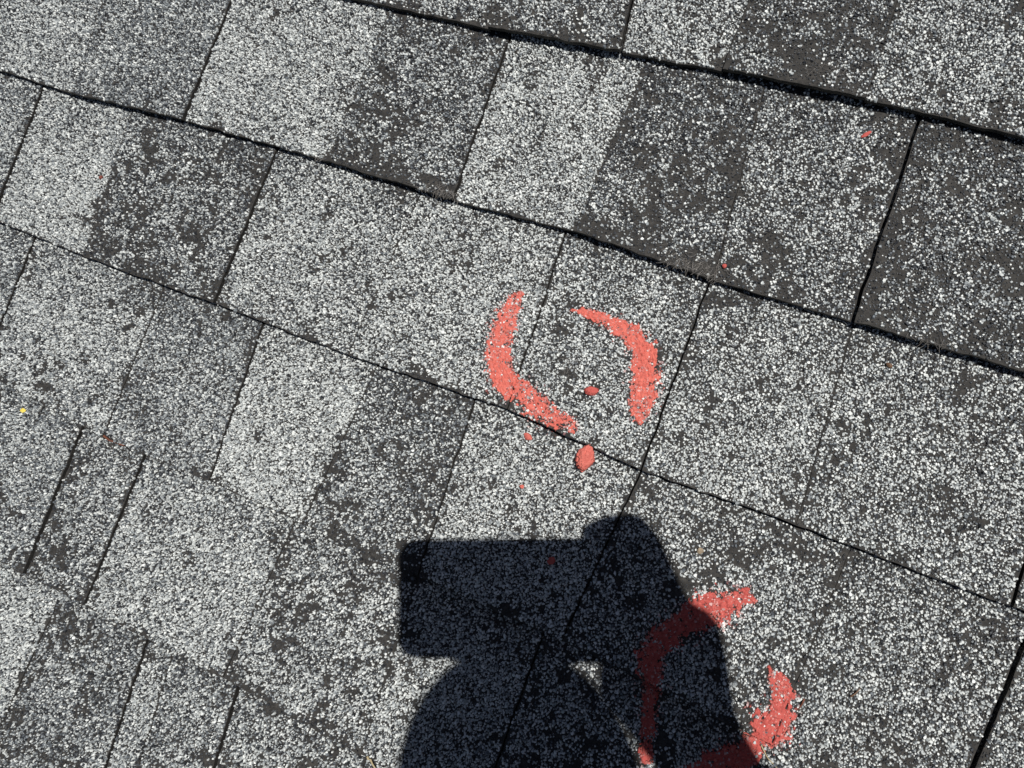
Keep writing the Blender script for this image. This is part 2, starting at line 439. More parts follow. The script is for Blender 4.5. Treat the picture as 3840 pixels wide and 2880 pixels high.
def make_tab(idx, k, t, origin, gran=True):
    tl, tr, br, bl = tab_corners(t, k)
    ends, lift, wf, bare, blue = t[4], t[5] * .001, t[6], t[7], t[8]
    TABS.append(((tl, tr, br, bl), k, lift))
    rng = np.random.default_rng(1000 + idx)
    wdt = abs(br[0] - bl[0]); hgt = abs(tl[1] - bl[1])
    nu = max(8, int(wdt / .0025)); nv = max(8, int(hgt / .004))
    s = np.linspace(0, 1, nu + 1); q = np.linspace(0, 1, nv + 1)
    S, Q = np.meshgrid(s, q)
    GAP = {'W': .0014, 'G': .0009, 'g': .0006, 'E': .00012}
    JIT = {'W': .0016, 'G': .0018, 'g': .0024, 'E': .0026}
    gl = GAP[ends[0]]
    gr = GAP[ends[1]]
    def pos(S, Q):
        lx = bl[0] + (tl[0] - bl[0]) * Q; rx = br[0] + (tr[0] - br[0]) * Q
        ly = bl[1] + (tl[1] - bl[1]) * Q; ry = br[1] + (tr[1] - br[1]) * Q
        lx = lx + gl; rx = rx - gr
        vy = ly + (ry - ly) * S
        jl = (fbm(vy, vy * 0 + idx, .012, 5) - .5) * JIT[ends[0]]
        jr = (fbm(vy, vy * 0 + idx + 1, .012, 5) - .5) * JIT[ends[1]]
        U = (lx + jl) + ((rx + jr) - (lx + jl)) * S
        V = vy + (fbm(U, U * 0 + k * 7.7, .010, 9) - .5) * .0022 * (1 - Q)
        return U, V
    U, V = pos(S, Q)
    # slight curl of the free edge and waviness of the sheet
    def zz(U, V, Q):
        return row_z(k, V, lift) + (fbm(U, V, .06, 31, 2) - .5) * .0012 * (1 - Q)
    Z = zz(U, V, Q)
    top = np.stack([U, V, Z], -1).reshape(-1, 3)
    bot = top - np.array([0, 0, THICK])
    # the butt leans a little under
    N = (nu + 1) * (nv + 1)
    ids = np.arange(N).reshape(nv + 1, nu + 1)
    f_top = np.stack([ids[:-1, :-1], ids[:-1, 1:], ids[1:, 1:], ids[1:, :-1]], -1).reshape(-1, 4)
    f_bot = f_top[:, ::-1] + N
    def side(line):
        return np.stack([line[:-1], line[:-1] + N, line[1:] + N, line[1:]], -1)
    f_s = np.concatenate([side(ids[0])[:, ::-1], side(ids[-1]), side(ids[:, 0]), side(ids[:, -1])[:, ::-1]])
    vs = np.concatenate([top, bot]); polys = [(4, np.concatenate([f_top, f_bot, f_s]))]
    mi = [np.zeros(len(polys[0][1]), int)]; tone = [np.zeros(len(polys[0][1]))]; dust = [np.zeros(len(polys[0][1]))]
    if gran:
        p = .00124
        # jittered hex grid in the tab, only where not covered by the course above
        u0, u1 = min(tl[0], bl[0]), max(tr[0], br[0]); v0, v1 = min(bl[1], br[1]), max(tl[1], tr[1]) - .014
        gu, gv = np.meshgrid(np.arange(u0, u1, p), np.arange(v0, v1, p * .88))
        gu = gu + (np.arange(gu.shape[0]) % 2)[:, None] * p / 2
        gu = (gu + rng.normal(0, .34 * p, gu.shape)).ravel(); gv = (gv + rng.normal(0, .34 * p, gv.shape)).ravel()
        tq = (gv - bl[1]) / (tl[1] - bl[1])
        for _ in range(2):
            a = bl[0] + (tl[0] - bl[0]) * tq; b = br[0] + (tr[0] - br[0]) * tq
            sq = (gu - a) / (b - a)
            lo = bl[1] + (br[1] - bl[1]) * sq; hi = tl[1] + (tr[1] - tl[1]) * sq
            tq = (gv - lo) / (hi - lo)
        a = bl[0] + (tl[0] - bl[0]) * tq; b = br[0] + (tr[0] - br[0]) * tq
        dl = gu - a; dr = b - gu; db = gv - lo
        eb = (fbm(gu, gv * 0 + k * 7.7, .010, 9) - .5) * .0022
        jl = (fbm(gv, gv * 0 + idx, .012, 5) - .5) * JIT[ends[0]]
        jr = (fbm(gv, gv * 0 + idx + 1, .012, 5) - .5) * JIT[ends[1]]
        dl = dl - jl - gl; dr = dr + jr - gr; db = db - eb
        ok = (dl > .0005) & (dr > .0005) & (db > .0006) & (tq < 1)
        nb = .45 * fbm(gu, gv, .022, 71, 2) + .55 * fbm(gu, gv, .0058, 72, 3) + rng.normal(0, .045, gu.shape)
        # more loss low on the tab and along its edges
        nb = nb + .05 * np.exp(-db / .012) + .07 * np.exp(-np.minimum(dl, dr) / .004) + (.10 if k < 4 else .17) * np.exp(-db / .0024)
        thr = np.quantile(nb[ok], 1 - min(.9, bare * .92 + .015))
        lost = (nb > thr) & (rng.random(gu.shape) < .88)
        lost |= rng.random(gu.shape) < .02
        for fu, fv, fr in BALD:
            d = np.hypot((gu - fu), (gv - fv) * 1.6) / fr + rng.normal(0, .12, gu.shape) + (fbm(gu, gv, .006, 3) - .5)
            lost |= (d < .8) & (rng.random(gu.shape) < .93)
        # where the stones are gone some dark grit stays stuck in the asphalt
        grit = lost & (rng.random(gu.shape) < .5)
        ok &= (~lost | grit)
        # beyond the part of the roof the work was done on, coarser cover is enough
        fx = gu * .894 + gv * .447
        away = (gv < -.115 - .52 * (.205 - gu) - .06) | (gu > .205 - .32 * (gv + .11) + .07) | (gu < -.738 - .47 * (gv - .162) - .07)
        ok &= ~(away & (rng.random(gu.shape) < .45))
        grit = grit[ok]; away = away[ok]
        gu, gv, tq = gu[ok], gv[ok], tq[ok]
        n = len(gu)
        m = fbm(gu, gv, .03, 13, 3)
        # the mill blends a darker band of granules across the head of each course
        pw = np.clip(wf + (wf - .54) * .45 + .02 + (m - .5) * .4 - .16 * np.clip((tq - .62) / .2, 0, 1), .1, .92)
        c = rng.random(n)
        pb = blue * .8 + .30
        tone_g = np.where(c < pw, np.clip(rng.normal(.83, .12, n), .5, 1.0),
                 np.where(c < pw + (1 - pw) * pb, rng.uniform(.36, .70, n), rng.uniform(0, .30, n)))
        rad = np.clip(np.exp(rng.normal(math.log(.00086), .27, n)), .00045, .0016)
        rad = np.where(away, rad * 1.3, rad)
        rad = np.where(grit, rad * .62, rad); tone_g = np.where(grit, rng.uniform(.02, .36, n), tone_g)
        gd = np.zeros(n)
        for pts in CHALK.values():
            bw, _a, _w, _t = stroke_field(pts, gu, gv)
            hit = (bw + (fbm(gu, gv, .004, 7) - .5) * 1.2 < 1.05) & (rng.random(n) < .80)
            gd = np.where(hit, np.maximum(gd, rng.uniform(.55, 1.0, n)), gd)
            faint = (bw < 1.9) & (rng.random(n) < .12)
            gd = np.where(faint, np.maximum(gd, rng.uniform(.1, .45, n)), gd)
        dust += [np.repeat(gd, 5), gd]
        gz = zz(gu, gv, tq)
        gvs, gq, gp, gt = granules(gu, gv, gz, tone_g, rad, rng)
        off = len(vs)
        vs = np.concatenate([vs, gvs])
        polys += [(4, gq + off), (5, gp + off)]
        mi += [np.ones(len(gq) + len(gp), int)]; tone += [gt]
    vs = vs - np.array(origin)
    return raw_mesh('tab', vs, polys, np.concatenate(mi), [ASPHALT, GRANULE], np.concatenate(tone), dust=np.concatenate(dust))

def fibres(name, spots, origin, parent, seed):
    rng = np.random.default_rng(seed)
    vs = []; fs = []
    for (u, v, ru, rv, n, dirn) in spots:
        for _ in range(n):
            a = u + rng.normal(0, ru); b = v + rng.normal(0, rv)
            z = float(surf_z(a, b)) + .0002
            th = dirn + rng.normal(0, .55); ln = rng.uniform(.0025, .0075); bend = rng.normal(0, .5)
            lift = rng.uniform(.0002, .0022); wd = .00009
            base = len(vs)
            for i in range(5):
                x = i / 4; t2 = th + bend * x
                px = a + math.cos(t2) * ln * x; py = b + math.sin(t2) * ln * x
                pz = z + lift * math.sin(x * 2.4)
                nx, ny = -math.sin(t2) * wd, math.cos(t2) * wd
                vs += [(px + nx, py + ny, pz), (px - nx, py - ny, pz), (px, py, pz + wd * 1.6)]
            for i in range(4):
                for j in range(3):
                    k2 = (j + 1) % 3
                    fs.append((base + 3 * i + j, base + 3 * i + k2, base + 3 * i + 3 + k2, base + 3 * i + 3 + j))
    vs = np.array(vs) - np.array(origin)
    fs = np.array(fs)
    me = raw_mesh(name, vs, [(4, fs)], np.zeros(len(fs)), [FIBRE])
    return link(name, me, parent)

# bald spots where the granules have gone: (u, v, radius)
BALD = [(-.0600, .1065, .011), (-.2520, .1085, .011), (-.1190, .0140, .0075), (-.1269, .0217, .005),
        (-.1135, -.0245, .009), (-.6010, -.1350, .010), (-.5400, -.1440, .010), (-.2650, .1120, .010),
        (.0850, .1060, .009), (-.0930, .2420, .009), (-.0320, .2500, .011), (-.0400, .1180, .008)]

SH_INFO = {
 # one label for each shingle, in the order of SHINGLES
}
LABELS = [
 'speckled grey shingle at the upper edge whose right tab overhangs a deep black shadow',
 'grey shingle at the upper right corner, one dark worn tab between two paler',
 'grey shingle at the upper left corner split between a pale tab and a blue-grey tab',
 'large shingle near the upper left with a pale left half and dark right half',
 'wide worn shingle under the thickest shadow line, with bald strips of frayed fibre',
 'dark worn shingle at the right edge lifted over a broad black shadow',
 'narrow sliver of grey shingle cut off at the left edge above the yellow fleck',
 'shingle with pale left tab and mottled dark right tab, holding a dull red crumb',
 'pale even shingle left of the upper chalk circle, carrying its left pink arc',
 'small shingle framed by the upper chalk circle, carrying the pink chip and right arc',
 'wide pale shingle right of the upper chalk circle with a small brown seed on it',
 'corner of a shingle just showing at the right edge above the lower right corner',
 'thin wedge of grey shingle at the left edge beside a long dark joint',
 'grey shingle with a raised step down its middle, above the rusty pine needle',
 'pale shingle with a darker right half, just above the left end of the phone shadow',
 'pale shingle below the big pink chip, its lower half inside the phone shadow',
 'broad speckled shingle carrying the lower chalk circle and the tan pebble',
 'shingle beyond the wide dark joint in the lower right corner',
 'grey shingle at the left edge with the yellow fleck lying on it',
 'short narrow shingle between two dark joints under the rusty pine needle',
 'long pale grey shingle running from a dark joint into the left part of the shadow',
 'shingle lying wholly in the dark of the head shadow',
 'dark blotchy shingle in the lower left corner left of the straight black joint',
 'slim shingle with a narrow step between two black joints near the lower left',
 'blotchy shingle along the lower edge left of the head shadow',
 'last sliver of shingle under the worn one in the lower left corner',
]
n_tab = 0
SHING = []
for si, (k, tabs) in enumerate(SHINGLES):
    cs = [tab_corners(t, k) for t in tabs]
    cu = (cs[0][3][0] + cs[-1][2][0]) / 2; cv = cs[0][3][1] + .06
    org = (cu, cv, -.006)
    root = thing('shingle', org)
    tag(root, LABELS[si], 'shingle', 'asphalt roof shingles laid in overlapping rows')
    for t in tabs:
        me = make_tab(n_tab, k, t, org)
        link('tab', me, root)
        n_tab += 1
    SHING.append((root, org))

def owner(u, v):
    """the shingle whose face shows at a point"""
    best = None; n = 0; bz = -9
    for si, (k, tabs) in enumerate(SHINGLES):
        for t in tabs:
            (tl, tr, br, bl), kk, lift = TABS[n]; n += 1
            tt = (v - bl[1]) / (tl[1] - bl[1])
            a = bl[0] + (tl[0] - bl[0]) * tt; b = br[0] + (tr[0] - br[0]) * tt
            if 0 <= tt <= 1 and a <= u <= b:
                z = row_z(kk, v, lift)
                if z > bz: bz = z; best = si
    return best

FIB = [(-.0640, .1080, .010, .0040, 130, -1.9), (-.2520, .1080, .011, .003, 60, -1.5), (-.3594, .1045, .002, .0015, 8, -1.6),
       (-.1215, .0160, .004, .004, 26, .8), (.0850, .1055, .009, .002, 22, -1.2), (-.0300, .2490, .008, .003, 26, .3),
       (-.0010, .2600, .004, .008, 10, .1), (-.0480, .1300, .01, .01, 10, .4)]
by = {}
for f in FIB:
    by.setdefault(owner(f[0], f[1]), []).append(f)
for si, spots in by.items():
    root, org = SHING[si]
    o = fibres('fibre_fringe', spots, org, root, 40 + si)
    o['kind'] = 'stuff'

# the rest of the roof round the shingles in view
def outer_roof():
    rng = np.random.default_rng(77)
    V = []; F = []
    rows = {}
    for k, tabs in SHINGLES:
        lo = min(min(t[0][0], t[3][0]) for t in tabs); hi = max(max(t[1][0], t[2][0]) for t in tabs)
        a, b = rows.get(k, (9, -9)); rows[k] = (min(a, lo), max(b, hi))
    def slab(k, ua, ub, lift):
        vb = L0 - k * E_; vt = vb + E_ + .024
        g = .001
        c = []
        for (x, y) in ((ua + g, vb), (ub - g, vb), (ub - g, vt), (ua + g, vt)):
            c.append((x, y, row_z(k, y, lift)))
        base = len(V)
        V.extend(c); V.extend([(x, y, z - THICK) for x, y, z in c])
        for f in ((0, 1, 2, 3), (7, 6, 5, 4), (0, 4, 5, 1), (1, 5, 6, 2), (2, 6, 7, 3), (3, 7, 4, 0)):
            F.append([base + i for i in f])
    for k in range(-12, 16):
        spans = [(-2.2, 1.7)]
        if k in rows:
            # skewed ends of the built shingles: keep clear of them
            a, b = rows[k]
            spans = [(-2.2, a - .002), (b + .002, 1.7)]
        for a, b in spans:
            u = a
            while u < b - .01:
                wd = rng.uniform(.09, .19); e = min(b, u + wd)
                slab(k, u, e, rng.choice([.0004, .0010, .0018])); u = e
    # deck under the shingles, out to the eaves
    base = len(V)
    zt = -.0105; zb = -.05
    for z in (zt, zb):
        for x, y in ((-4, -3), (3.5, -3), (3.5, 4), (-4, 4)):
            V.append((x, y, z))
    for f in ((0, 1, 2, 3), (7, 6, 5, 4), (0, 4, 5, 1), (1, 5, 6, 2), (2, 6, 7, 3), (3, 7, 4, 0)):
        F.append([base + i for i in f])
    me = raw_mesh('roof', np.array(V), [(4, np.array(F))], np.zeros(len(F)), [FAR])
    o = link('roof', me)
    tag(o, kind='structure')
outer_roof()

LAWN = mat_noise('lawn', (.035, .06, .018), (.07, .10, .03), 3, .9, .1, .02, 60)
bm = bmesh.new(); bmesh.ops.create_grid(bm, x_segments=1, y_segments=1, size=60)
me = bpy.data.meshes.new('ground'); bm.to_mesh(me); bm.free(); me.materials.append(LAWN)
go = bpy.data.objects.new('ground', me); COL.objects.link(go); go.location = (0, 0, -3.6); tag(go, kind='structure')

# ---------------------------------------------------------------- chalk
def chalk_stroke(name, pts, label, mat, cover, seed, holes=.5):
    c = .00042
    q = np.array(pts)
    gu, gv = np.meshgrid(np.arange(q[:, 0].min() - .016, q[:, 0].max() + .016, c), np.arange(q[:, 1].min() - .016, q[:, 1].max() + .016, c))
    best, al, wloc, (cu, cv) = stroke_field(pts, gu, gv)
    nz = fbm(gu, gv, .0050, seed, 4); n2 = fbm(gu, gv, .0023, seed + 3, 3)
    # the stick catches the high granules: ragged rim, holes between
    keep = best + (nz - .5) * 1.5 + (n2 - .5) * 1.2 < cover + .16
    streak = fbm(al * 1.0, best * wloc * 6 + 3, .004, seed + 9, 3)
    hole = (n2 - .5) * 1.0 + (nz - .5) * .7 + (streak - .5) * .7 > holes * (1.15 - .55 * np.clip(best, 0, 1))
    keep &= ~hole
    # stray crumbs along the rim
    crumb = (best < cover + .95) & (n2 + .35 * (nz - .5) > .72 + .10 * best)
    keep |= crumb
    z = surf_z(gu, gv)
    lump = fbm(gu, gv, .0021, seed + 21, 2); fine = fbm(gu, gv, .0009, seed + 23, 2)
    ridge = fbm(al * .6, best * wloc * 3 + 9, .0016, seed + 29, 2)
    hz = .00062 + (lump - .5) * .0020 + .0005 - np.abs(fine - .5) * .0022 + (ridge - .5) * .0016
    Z = z + hz
    # cells -> faces
    idx = -np.ones(gu.shape, int)
    cell = keep[:-1, :-1] & keep[1:, :-1] & keep[:-1, 1:] & keep[1:, 1:]
    # do not bridge the step between two shingles
    zs = np.stack([z[:-1, :-1], z[1:, :-1], z[:-1, 1:], z[1:, 1:]])
    cell &= (zs.max(0) - zs.min(0)) < .0012
    use = np.zeros(gu.shape, bool)
    use[:-1, :-1] |= cell; use[1:, :-1] |= cell; use[:-1, 1:] |= cell; use[1:, 1:] |= cell
    idx[use] = np.arange(use.sum())
    n = int(use.sum())
    # pull the rim down on to the roof so the crust has thickness
    nb = np.zeros(gu.shape); nb[:-1, :-1] += cell; nb[1:, :-1] += cell; nb[:-1, 1:] += cell; nb[1:, 1:] += cell
    Z = np.where(nb < 4, Z - .0007, Z)
    jit = np.random.default_rng(seed).normal(0, c * .16, (2,) + gu.shape)
    vs = np.stack([gu + jit[0], gv + jit[1], Z], -1)[use]
    under = np.stack([gu, gv, z - .0002], -1)[use]
    f = np.stack([idx[:-1, :-1], idx[:-1, 1:], idx[1:, 1:], idx[1:, :-1]], -1)[cell]
    # skirt
    e = np.concatenate([f[:, [0, 1]], f[:, [1, 2]], f[:, [2, 3]], f[:, [3, 0]]])
    key = {}
    for a, b in e.tolist(): key[(a, b)] = 1
    sk = np.array([(b, a, a + n, b + n) for a, b in key if (b, a) not in key])
    org = np.array([cu.mean(), cv.mean(), 0])
    me = raw_mesh(name, np.concatenate([vs, under]) - org, [(4, np.concatenate([f, sk]))], np.zeros(len(f) + len(sk)), [mat], smooth=True)
    o = link(name, me, None, tuple(org))
    tag(o, label, 'chalk mark', 'pink chalk strokes drawn on the shingles')

chalk_stroke('chalk_mark', CHALK['left arc'], 'thick pink chalk arc forming the left side of the upper circle', CHALK_M, 1.02, 101, .46)
chalk_stroke('chalk_mark', CHALK['right arc'], 'long pink chalk arc curving over the right side of the upper circle', CHALK_M, 1.02, 202, .43)
chalk_stroke('chalk_mark', CHALK['bottom arc'], 'broken crumbly pink chalk arc along the bottom of the upper circle', CHALK_M, .98, 303, .25)
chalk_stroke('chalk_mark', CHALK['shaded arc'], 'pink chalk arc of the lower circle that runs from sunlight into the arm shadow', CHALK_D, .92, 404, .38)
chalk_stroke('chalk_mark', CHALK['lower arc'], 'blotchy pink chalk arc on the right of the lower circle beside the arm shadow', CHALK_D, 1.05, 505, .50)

def lump(name, u, v, la, lb, hz, rot, mat, label, cat, group=None, seed=1, knob=0, flat=.5, up=0):
    """a broken crumb: squashed noisy ball resting on the granules"""
    rng = np.random.default_rng(seed)
    bm = bmesh.new()
    bmesh.ops.create_icosphere(bm, subdivisions=5 if la > .004 else 2, radius=1)
    co = np.array([x.co[:] for x in bm.verts])
    n = fbm(co[:, 0] + 3 * co[:, 2], co[:, 1] - 2 * co[:, 2], .9, seed, 3) - .5
    n2 = fbm(co[:, 0] * 1.0 + co[:, 2], co[:, 1] + 2.3 * co[:, 2], .25, seed + 5, 3) - .5
    n3 = fbm(co[:, 0] * 1.0 - co[:, 2], co[:, 1] * 1.8 + co[:, 2], .14, seed + 8, 2) - .5
    co = co * (1 + .55 * n + .50 * n2 + .36 * n3)[:, None]
    # facets of a broken stick
    for _ in range(5):
        d = rng.normal(0, 1, 3); d /= np.linalg.norm(d)
        s = co @ d; lim = rng.uniform(.72, .92)
        co = co - np.where(s > lim, (s - lim) * .85, 0)[:, None] * d
    if knob:
        w = np.exp(-((co[:, 1] - .95) / .28) ** 2)
        co[:, 0] = co[:, 0] * (1 - .38 * np.clip((co[:, 1] - .2) / .8, 0, 1)) + .22 * np.clip(co[:, 1], 0, 1)
        co[:, 1] += .12 * w
        nk = np.exp(-((co[:, 1] - .62) / .10) ** 2); co[:, 0] -= nk * .10 * np.sign(co[:, 0] - .15)
    co = co * np.array([la, lb, hz])
    cs, sn = math.cos(rot), math.sin(rot)
    co = np.stack([co[:, 0] * cs - co[:, 1] * sn, co[:, 0] * sn + co[:, 1] * cs, co[:, 2]], -1)
    for x, c in zip(bm.verts, co): x.co = c
    me = bpy.data.meshes.new(name); bm.to_mesh(me); bm.free(); me.materials.append(mat)
    me.polygons.foreach_set('use_smooth', np.full(len(me.polygons), la > .004))
    z = float(surf_z(u, v)) + .0007 + hz * .75 + up
    o = link(name, me, None, (u, v, z))
    tag(o, label, cat, group)
    return o

G = 'chips of pink chalk lying on the roof'
lump('chalk_chip', -.0886, -.0357, .0056, .0092, .0045, .20, CHALK_R, 'biggest pink chalk chip, lying below the upper circle against the shingle edge', 'chalk chip', G, 3, knob=1)
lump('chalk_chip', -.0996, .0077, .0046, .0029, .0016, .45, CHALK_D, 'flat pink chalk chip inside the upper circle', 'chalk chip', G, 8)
lump('chalk_chip', -.1309, -.0366, .0036, .0024, .0018, -.3, CHALK_R, 'pink chalk chip just under the broken bottom arc', 'chalk chip', G, 12)
lump('chalk_chip', -.1228, -.0700, .0017, .0015, .0014, .2, CHALK_M, 'tiny pink chalk crumb above the phone shadow', 'chalk chip', G, 15)
lump('chalk_chip', -.0454, .1127, .0016, .0016, .0013, 0, CHALK_D, 'small pink chalk crumb by the frayed fibres above the circle', 'chalk chip', G, 18)
o = lump('chalk_chip', .0089, .2187, .0013, .0036, .0011, -.7, CHALK_D, 'pink chalk splinter highest up, under the thick shadow line at the right', 'chalk chip', G, 21)
lump('chalk_chip', -.5567, .0379, .0022, .0018, .0013, .4, mat_chalk('rusty_chalk', (.16, .05, .04), (.24, .08, .06)), 'dull red crumb far left on the pale tab', 'chalk chip', G, 25)
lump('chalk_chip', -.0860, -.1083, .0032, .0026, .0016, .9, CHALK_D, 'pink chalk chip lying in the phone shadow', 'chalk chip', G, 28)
YEL = mat_noise('yellow_petal', (.70, .52, .06), (.85, .70, .16), 300, .6, .3)
lump('leaf_fleck', -.5556, -.1705, .0030, .0019, .0007, .2, YEL, 'bright yellow fleck lying at the left edge', 'fleck', None, 31, flat=.2)
TAN = mat_noise('tan_stone', (.22, .17, .11), (.36, .28, .20), 500, .6, .4)
lump('pebble', .0012, -.0649, .0026, .0020, .0018, .4, TAN, 'small tan pebble right of the hand shadow', 'pebble', None, 33)
BRN = mat_noise('brown_seed', (.09, .05, .03), (.20, .11, .06), 500, .5, .4)
lump('seed', .0676, .0838, .0024, .0013, .0012, -.3, BRN, 'small brown seed on the pale shingle at the right', 'seed', None, 36)

def needle(name, pts, r, mat, label, cat, group=None):
    """thin tapering stalk following the roof"""
    pts = np.array(pts, float)
    t = np.linspace(0, 1, 14); tk = np.linspace(0, 1, len(pts))
    u = np.interp(t, tk, pts[:, 0]); v = np.interp(t, tk, pts[:, 1])
    z = np.max(surf_z(u, v)) * .6 + surf_z(u, v) * .4 + .0013 + .0005 * np.sin(t * 5)
    K = 6; vs = []; fs = []
    du = np.gradient(u); dv = np.gradient(v)
    for i in range(14):
        l = math.hypot(du[i], dv[i]); nx, ny = -dv[i] / l, du[i] / l
        rr = r * (1 - .55 * t[i])
        for j in range(K):
            a = 2 * math.pi * j / K
            vs.append((u[i] + nx * rr * math.cos(a), v[i] + ny * rr * math.cos(a), z[i] + rr * math.sin(a)))
    for i in range(13):
        for j in range(K):
            k2 = (j + 1) % K
            fs.append((i * K + j, i * K + k2, (i + 1) * K + k2, (i + 1) * K + j))
    org = np.array([u.mean(), v.mean(), z.mean()])
    me = raw_mesh(name, np.array(vs) - org, [(4, np.array(fs))], np.zeros(len(fs)), [mat], smooth=True)
    o = link(name, me, None, tuple(org))
    tag(o, label, cat, group)
RUST = mat_noise('rusty_needle', (.10, .035, .02), (.19, .07, .04), 200, .6, .3)
STRAW = mat_noise('dry_straw', (.30, .24, .13), (.46, .38, .24), 200, .7, .3)
needle('pine_needle', [(-.4620, -.1592), (-.4520, -.1608), (-.4405, -.1595)], .0011, RUST, 'rusty brown pine needle lying along the joint at the left', 'needle')
needle('straw', [(.0740, -.1620), (.0800, -.1675), (.0905, -.1725)], .00045, STRAW, 'thin dry straw beside the lower chalk arc and the arm shadow', 'straw')
needle('straw', [(-.1600, -.2845), (-.1550, -.2890), (-.1500, -.2925)], .0009, STRAW, 'short pale straw at the lower edge left of the head shadow', 'straw')
needle('twig', [(.0868, -.1240), (.0866, -.1275), (.0860, -.1315)], .0007, RUST, 'short brown twig right of the lower chalk arc', 'twig')
needle('twig', [(.1100, -.1118), (.1120, -.1085), (.1135, -.1050)], .0006, BRN, 'dark brown twig farthest right, on bare shingle away from the chalk', 'twig')

# ---------------------------------------------------------------- phone and photographer
SKIN = mat_noise('skin', (.42, .24, .17), (.50, .30, .22), 60, .55, .35, .0004, 300)
HAIR = mat_noise('dark_hair', (.02, .014, .010), (.05, .034, .024), 200, .5, .4, .001, 400)
SHIRT = mat_noise('shirt_cloth', (.10, .13, .20), (.14, .17, .25), 40, .9, .15, .0006, 900)
TROUSER = mat_noise('trouser_cloth', (.06, .06, .065), (.09, .09, .095), 40, .9, .15, .0006, 900)
SHOE = mat_noise('shoe_leather', (.05, .035, .025), (.09, .06, .045), 40, .6, .3)
CASE = mat_noise('phone_case', (.015, .015, .017), (.022, .022, .025), 80, .5, .4)
GLASS, _, gb = new_mat('dark_glass', .08, .5)
gb.inputs['Base Color'].default_value = (.01, .01, .012, 1)

PH = Matrix((EX, EY, EZ)).transposed().to_4x4()
PH.translation = CAM_POS
def L(x, y, z):
    """millimetres in the phone's own frame (x right, y up, z to the user) -> roof"""
    return PH @ Vector((x * .001, y * .001, z * .001))

def rounded(name, x0, x1, y0, y1, z0, z1, r, mat, parent, bev=1.2):
    vs = []; K = 8
    for z, ins in ((z0, bev), (z0 + bev, 0), (z1 - bev, 0), (z1, bev)):
        for cx, cy, a0 in ((x1 - r, y1 - r, 0), (x0 + r, y1 - r, 90), (x0 + r, y0 + r, 180), (x1 - r, y0 + r, 270)):
            for i in range(K + 1):
                a = math.radians(a0 + 90 * i / K)
                vs.append((cx + (r - ins) * math.cos(a), cy + (r - ins) * math.sin(a), z))
    n = 4 * (K + 1)
    bm = bmesh.new()
    bv = [bm.verts.new(Vector(v) * .001) for v in vs]
    for k in range(3):
        for i in range(n):
            j = (i + 1) % n
            bm.faces.new((bv[k * n + i], bv[k * n + j], bv[(k + 1) * n + j], bv[(k + 1) * n + i]))
    bm.faces.new(bv[:n][::-1]); bm.faces.new(bv[3 * n:])
    me = bpy.data.meshes.new(name); bm.to_mesh(me); bm.free(); me.materials.append(mat)
    o = bpy.data.objects.new(name, me); COL.objects.link(o); o.parent = parent
    return o

phone = bpy.data.objects.new('phone', None); COL.objects.link(phone)
phone.matrix_world = ROOF @ PH
tag(phone, 'dark phone in a case held level over the roof, known by its rectangular shadow', 'phone')
rounded('case', -23.4, 139, -61.6, 20.2, 4, 15, 12.5, CASE, phone)
rounded('screen', -20.5, 136, -58.6, 17.2, 14.9, 15.8, 11, GLASS, phone, .3)
rounded('camera_bump', -19, 17, -20, 16.5, 2.6, 4.2, 9, CASE, phone, .5)

def capsule(bm, a, b, ra, rb, seg=14, rings=5):
    a = Vector(a); b = Vector(b); d = b - a
    ln = d.length or 1e-5
    q = Vector((0, 0, 1)).rotation_difference(d.normalized())
    prof = []
    for i in range(rings + 1):
        t = -math.pi / 2 + (math.pi / 2) * i / rings
        prof.append((ra * math.cos(t), ra * math.sin(t)))
    for i in range(rings + 1):
        t = (math.pi / 2) * i / rings
        prof.append((rb * math.cos(t), ln + rb * math.sin(t)))
    rows = []
    for r, z in prof:
        if r < 1e-6:
            rows.append([bm.verts.new(a + q @ Vector((0, 0, z)))]); continue
        rows.append([bm.verts.new(a + q @ Vector((r * math.cos(2 * math.pi * j / seg), r * math.sin(2 * math.pi * j / seg), z))) for j in range(seg)])
    for r0, r1 in zip(rows, rows[1:]):
        for j in range(seg):
            k = (j + 1) % seg
            if len(r0) == 1: bm.faces.new((r0[0], r1[k], r1[j]))
            elif len(r1) == 1: bm.faces.new((r0[j], r0[k], r1[0]))
            else: bm.faces.new((r0[j], r0[k], r1[k], r1[j]))

def chain(bm, pts):
    for (p, r), (p2, r2) in zip(pts, pts[1:]):
        capsule(bm, p, p2, r, r2)

def ellipsoid(bm, c, axes, rad, shape=None):
    bx = bmesh.new(); bmesh.ops.create_uvsphere(bx, u_segments=48, v_segments=32, radius=1)
    vm = {}
    for v in bx.verts:
        p = v.co.copy()
        if shape: p = shape(p)
        w_ = Vector(c) + axes[0] * p.x * rad[0] + axes[1] * p.y * rad[1] + axes[2] * p.z * rad[2]
        vm[v] = bm.verts.new(w_)
    for f in bx.faces: bm.faces.new([vm[v] for v in f.verts])
    bx.free()

def fuse(name, bm, mat, voxel, smooth_it, org, parent=None):
    me = bpy.data.meshes.new(name)
    bmesh.ops.translate(bm, verts=bm.verts, vec=-Vector(org))
    bmesh.ops.recalc_face_normals(bm, faces=bm.faces)
    bm.to_mesh(me); bm.free()
    me.materials.append(mat)
    o = bpy.data.objects.new(name, me); COL.objects.link(o)
    md = o.modifiers.new('fuse', 'REMESH'); md.mode = 'VOXEL'; md.voxel_size = voxel; md.use_smooth_shade = True
    sm = o.modifiers.new('soften', 'SMOOTH'); sm.iterations = smooth_it; sm.factor = .5
    if parent is None: o.matrix_world = ROOF @ Matrix.Translation(org)
    else: o.parent = parent
    return o

